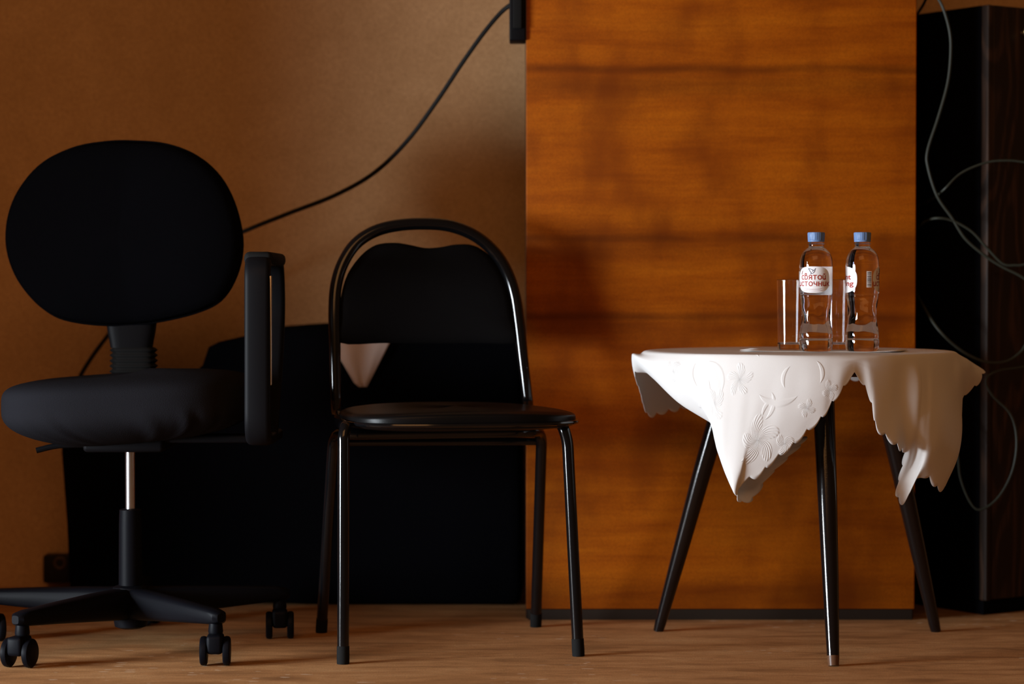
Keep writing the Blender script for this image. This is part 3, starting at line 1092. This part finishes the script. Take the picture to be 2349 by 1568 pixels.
LR = .0310
def wrap(x, z, a0, r):
    a = a0 + x / LR
    return Vector((r * math.sin(a), -r * math.cos(a), z))

def arc_pts(cx, cy, rx, ry, a0, a1, n=14):
    return [(cx + rx * math.cos(math.radians(a0 + (a1 - a0) * k / n)), cy + ry * math.sin(math.radians(a0 + (a1 - a0) * k / n))) for k in range(n + 1)]
U_BODY = [(.08, 1), (.08, .32)] + arc_pts(.38, .32, .30, .32, 180, 300, 8) + [(.72, .30)]
GLYPH = {           # rounded pen letters: width, strokes (x-height 1)
    'с': (.78, [arc_pts(.45, .5, .40, .5, 48, 312)]),
    'в': (.84, [[(.08, 0), (.08, 1.30)] + arc_pts(.30, 1.27, .22, .25, 170, -20, 8) + [(.30, .95)], [(.08, 0), (.45, 0)] + arc_pts(.45, .48, .34, .48, -90, 90, 10) + [(.12, .96)]]),
    'я': (.84, [[(.74, 0), (.74, 1), (.36, 1)] + arc_pts(.36, .74, .26, .26, 90, 270, 8) + [(.74, .48)], [(.38, .46), (.08, 0)]]),
    'т': (.86, [[(.04, 1), (.82, 1)], [(.43, 1), (.43, 0)]]),
    'о': (.94, [arc_pts(.47, .5, .41, .5, 0, 360, 22)]),
    'и': (.84, [U_BODY, [(.74, 1), (.74, 0)]]),
    'й': (.84, [U_BODY, [(.74, 1), (.74, 0)], arc_pts(.42, 1.42, .19, .17, 200, 340, 6)]),
    'ч': (.82, [[(.08, 1), (.08, .70)] + arc_pts(.36, .70, .28, .28, 180, 280, 7) + [(.72, .44)], [(.72, 1), (.72, 0)]]),
    'н': (.84, [[(.08, 0), (.08, 1)], [(.74, 0), (.74, 1)], [(.08, .5), (.74, .5)]]),
    'к': (.80, [[(.08, 0), (.08, 1)], [(.68, 1), (.30, .56), (.08, .5)], [(.30, .52), (.70, 0)]]),
}
def pen_word(word, xh, width, z, a0, w):
    """flat rounded lettering bent round the bottle"""
    adv = sum(GLYPH[c][0] + .22 for c in word) - .22
    sx = width / adv
    x0 = -width / 2
    mb = MB()
    R = LR + .0004
    for c in word:
        gw, lines = GLYPH[c]
        for ln in lines:
            q = [(x0 + px * sx, z + py * xh) for px, py in ln]
            for k, ((xa, za), (xb, zb)) in enumerate(zip(q, q[1:])):
                L = math.hypot(xb - xa, zb - za) or 1e-9
                nx, nz = -(zb - za) / L * w / 2, (xb - xa) / L * w / 2
                mb.add([wrap(xa + nx, za + nz, a0, R), wrap(xb + nx, zb + nz, a0, R), wrap(xb - nx, zb - nz, a0, R), wrap(xa - nx, za - nz, a0, R)], [(0, 1, 2, 3)])
            for xa, za in q:
                mb.add([wrap(xa + w / 2 * math.cos(t * PI / 5), za + w / 2 * math.sin(t * PI / 5), a0, R + .00004) for t in range(10)], [tuple(range(10))])
        x0 += (gw + .22) * sx
    return mb

def strokes(lines, w, a0, r):
    mb = MB()
    for ln in lines:
        pp = [wrap(x, z, a0, r) for x, z in ln]
        mb.tube(pp, w, 5)
    return mb

bprof = [(.008, .0035), (.018, .0012), (.0245, 0), (.0285, .0015), (.0305, .0055), (.0312, .014), (.0310, .0225), (.0302, .0245), (.0310, .0268), (.0308, .034), (.0294, .042), (.0277, .050),
         (.0266, .059), (.0262, .067), (.0266, .076), (.0277, .086), (.0290, .096), (.0299, .1025), (.0296, .1045), (.0304, .1065), (.0307, .112), (.0307, .156), (.0306, .162), (.0300, .1697),
         (.0284, .1765), (.0262, .1812), (.0232, .1855), (.0198, .1890), (.0164, .1915), (.0146, .1932), (.0139, .1950), (.0139, .1985), (.0152, .1990), (.0152, .2003), (.0136, .2008), (.0130, .2040), (.0120, .2045)]
def smooth_prof(pr, n=3):
    q = spline([Vector((r, z, 0)) for r, z in pr], n)
    return [(v.x, v.y) for v in q]
def dents(r, z, a):
    if .035 < z < .100:
        k = math.sin(PI * (z - .035) / .065)
        return r * (1 + .020 * k * math.sin(5 * a + z * 95) + .008 * k * math.sin(9 * a - z * 160))
    if z < .02:
        return r * (1 - .012 * math.cos(5 * a) * (1 - z / .02))
    return r

def make_bottle():
    b = thing('water_bottle', (0, 0, 0), 'x', 'bottle', 'water bottles on the draped table')
    body = MB().lathe(smooth_prof(bprof), n=80, fn=dents).build('bottle_body', M['water'], b, angle=60)
    mb = MB()
    cp = [(.0150, .2030), (.0152, .2034), (.0153, .2060), (.0150, .2064), (.0152, .2068), (.0158, .2190), (.0152, .2205), (.0120, .2210)]
    mb.lathe(cp, n=90, fn=lambda r, z, a: r + (.00035 * (1 if math.sin(45 * a) > 0 else -1) if .2067 < z < .2195 else 0))
    mb.build('screw_cap', M['cap'], b, angle=40)
    def oval(a0, name):
        rows = []
        n_r, n_a = 8, 64
        zc, hx, hz = .1330, LR * math.radians(62), .0243
        for j in range(1, n_r + 1):
            k = j / n_r
            row = []
            for i in range(n_a):
                t = 2 * PI * i / n_a
                ex = .72
                x_ = hx * k * math.copysign(abs(math.cos(t)) ** ex, math.cos(t))
                z_ = hz * k * math.copysign(abs(math.sin(t)) ** ex, math.sin(t))
                row.append(wrap(x_, zc + z_, a0, LR + .0001))
            rows.append(row)
        mb = MB().grid(rows, closed_u=True)
        mb.f.append(tuple(range(n_a)))
        lab = mb.build(name, M['label_white'], b)
        return lab
    def letter(txt, size, width, z, a0, lab, m, dx=0):
        vs, fs = text_mesh(txt, size, width)
        if not vs: return
        mb = MB()
        for k, (ox, oz) in enumerate(((-.0002, -.0002), (.0002, -.0002), (-.0002, .0002), (.0002, .0002), (0, 0))):   # heavier stroke
            mb.add([wrap(v.x + dx + ox, z + v.y + oz, a0, LR + .0005 + k * .00003) for v in vs], fs)
        mb.build('lettering', m, lab, smooth=False)
    # Russian face
    lab = oval(0, 'front_label')
    pen_word('святой', .0074, .0490, .1335, 0, .00150).build('lettering', M['label_red'], lab, smooth=False)
    pen_word('источник', .0074, .0665, .1215, 0, .00150).build('lettering', M['label_red'], lab, smooth=False)
    bird = [[(-.0085, .1535), (-.0045, .1470), (-.0025, .1445), (.0005, .1450), (.0030, .1480), (.0038, .1525)], [(-.0085, .1535), (-.0020, .1518), (.0005, .1495), (-.0012, .1478)], [(-.0025, .1445), (-.0055, .1428)], [(.0005, .1495), (.0022, .1507)], [(.0038, .1525), (.0052, .1535)]]
    strokes(bird, .00042, 0, LR + .0005).build('bird_emblem', M['label_blue'], lab)
    strokes([[(-.024 + .0003 * k, .1425 + .0010 * k) for k in range(8)], [(-.016 - .0011 * k, .1155 - .0004 * 0) for k in range(2)]][:1], .0005, 0, LR + .0005).build('leaf_mark', M['label_grey'], lab)
    strokes([[(-.016 + .032 * k / 16, .1163 - .0012 * math.sin(PI * k / 16)) for k in range(17)], [(-.018 + .036 * k / 16, .1132 - .0014 * math.sin(PI * k / 16)) for k in range(17)]], .00028, 0, LR + .0005).build('fine_print_lines', M['label_grey'], lab)
    # English face on the opposite side
    lab2 = oval(PI, 'back_label')
    letter('Saint', .0135, .040, .1335, PI, lab2, M['label_red'])
    letter('Spring', .0135, .052, .1215, PI, lab2, M['label_red'])
    # barcode patch between the two
    ab = math.radians(-90 + 14)
    rows = [[wrap(x_, z_, ab, LR + .0001) for x_ in (-.0052, -.0026, 0, .0026, .0052)] for z_ in (.1185, .1285, .1385, .1485)]
    bc = MB().grid(rows).build('barcode_patch', M['label_white'], b)
    mb = MB()
    z_ = .1200
    rnd = random.Random(3)
    while z_ < .1470:
        hgt = rnd.choice((.0004, .0004, .0008, .0012))
        mb.grid([[wrap(x_, zz, ab, LR + .0005) for x_ in (-.0040, -.0015, .0015, .0040)] for zz in (z_, z_ + hgt)])
        z_ += hgt + rnd.choice((.0005, .0008, .0012))
    mb.build('barcode_bars', M['barcode_dark'], bc, smooth=False)
    return b

def copy_tree(o, parent=None):
    c = o.copy()
    COL.objects.link(c)
    c.parent = parent
    for ch in list(o.children):
        copy_tree(ch, c)
    return c

bot1 = make_bottle()
bot2 = copy_tree(bot1)
p1, p2 = P(1871.5, 809, 4.49), P(1977.5, 809, 4.49)
bot1.location = (p1.x, 4.49, PZ)
bot1.rotation_euler = (0, 0, math.radians(-18))
bot1['label'] = 'water bottle with its white oval label and red lettering facing forward'
bot2.location = (p2.x, 4.49, PZ)
bot2.rotation_euler = (0, 0, math.radians(92))
bot2['label'] = 'water bottle turned so its label edges and barcode show, right of pair'

for o in list(bpy.data.objects):
    if '_o' in o: del o['_o']
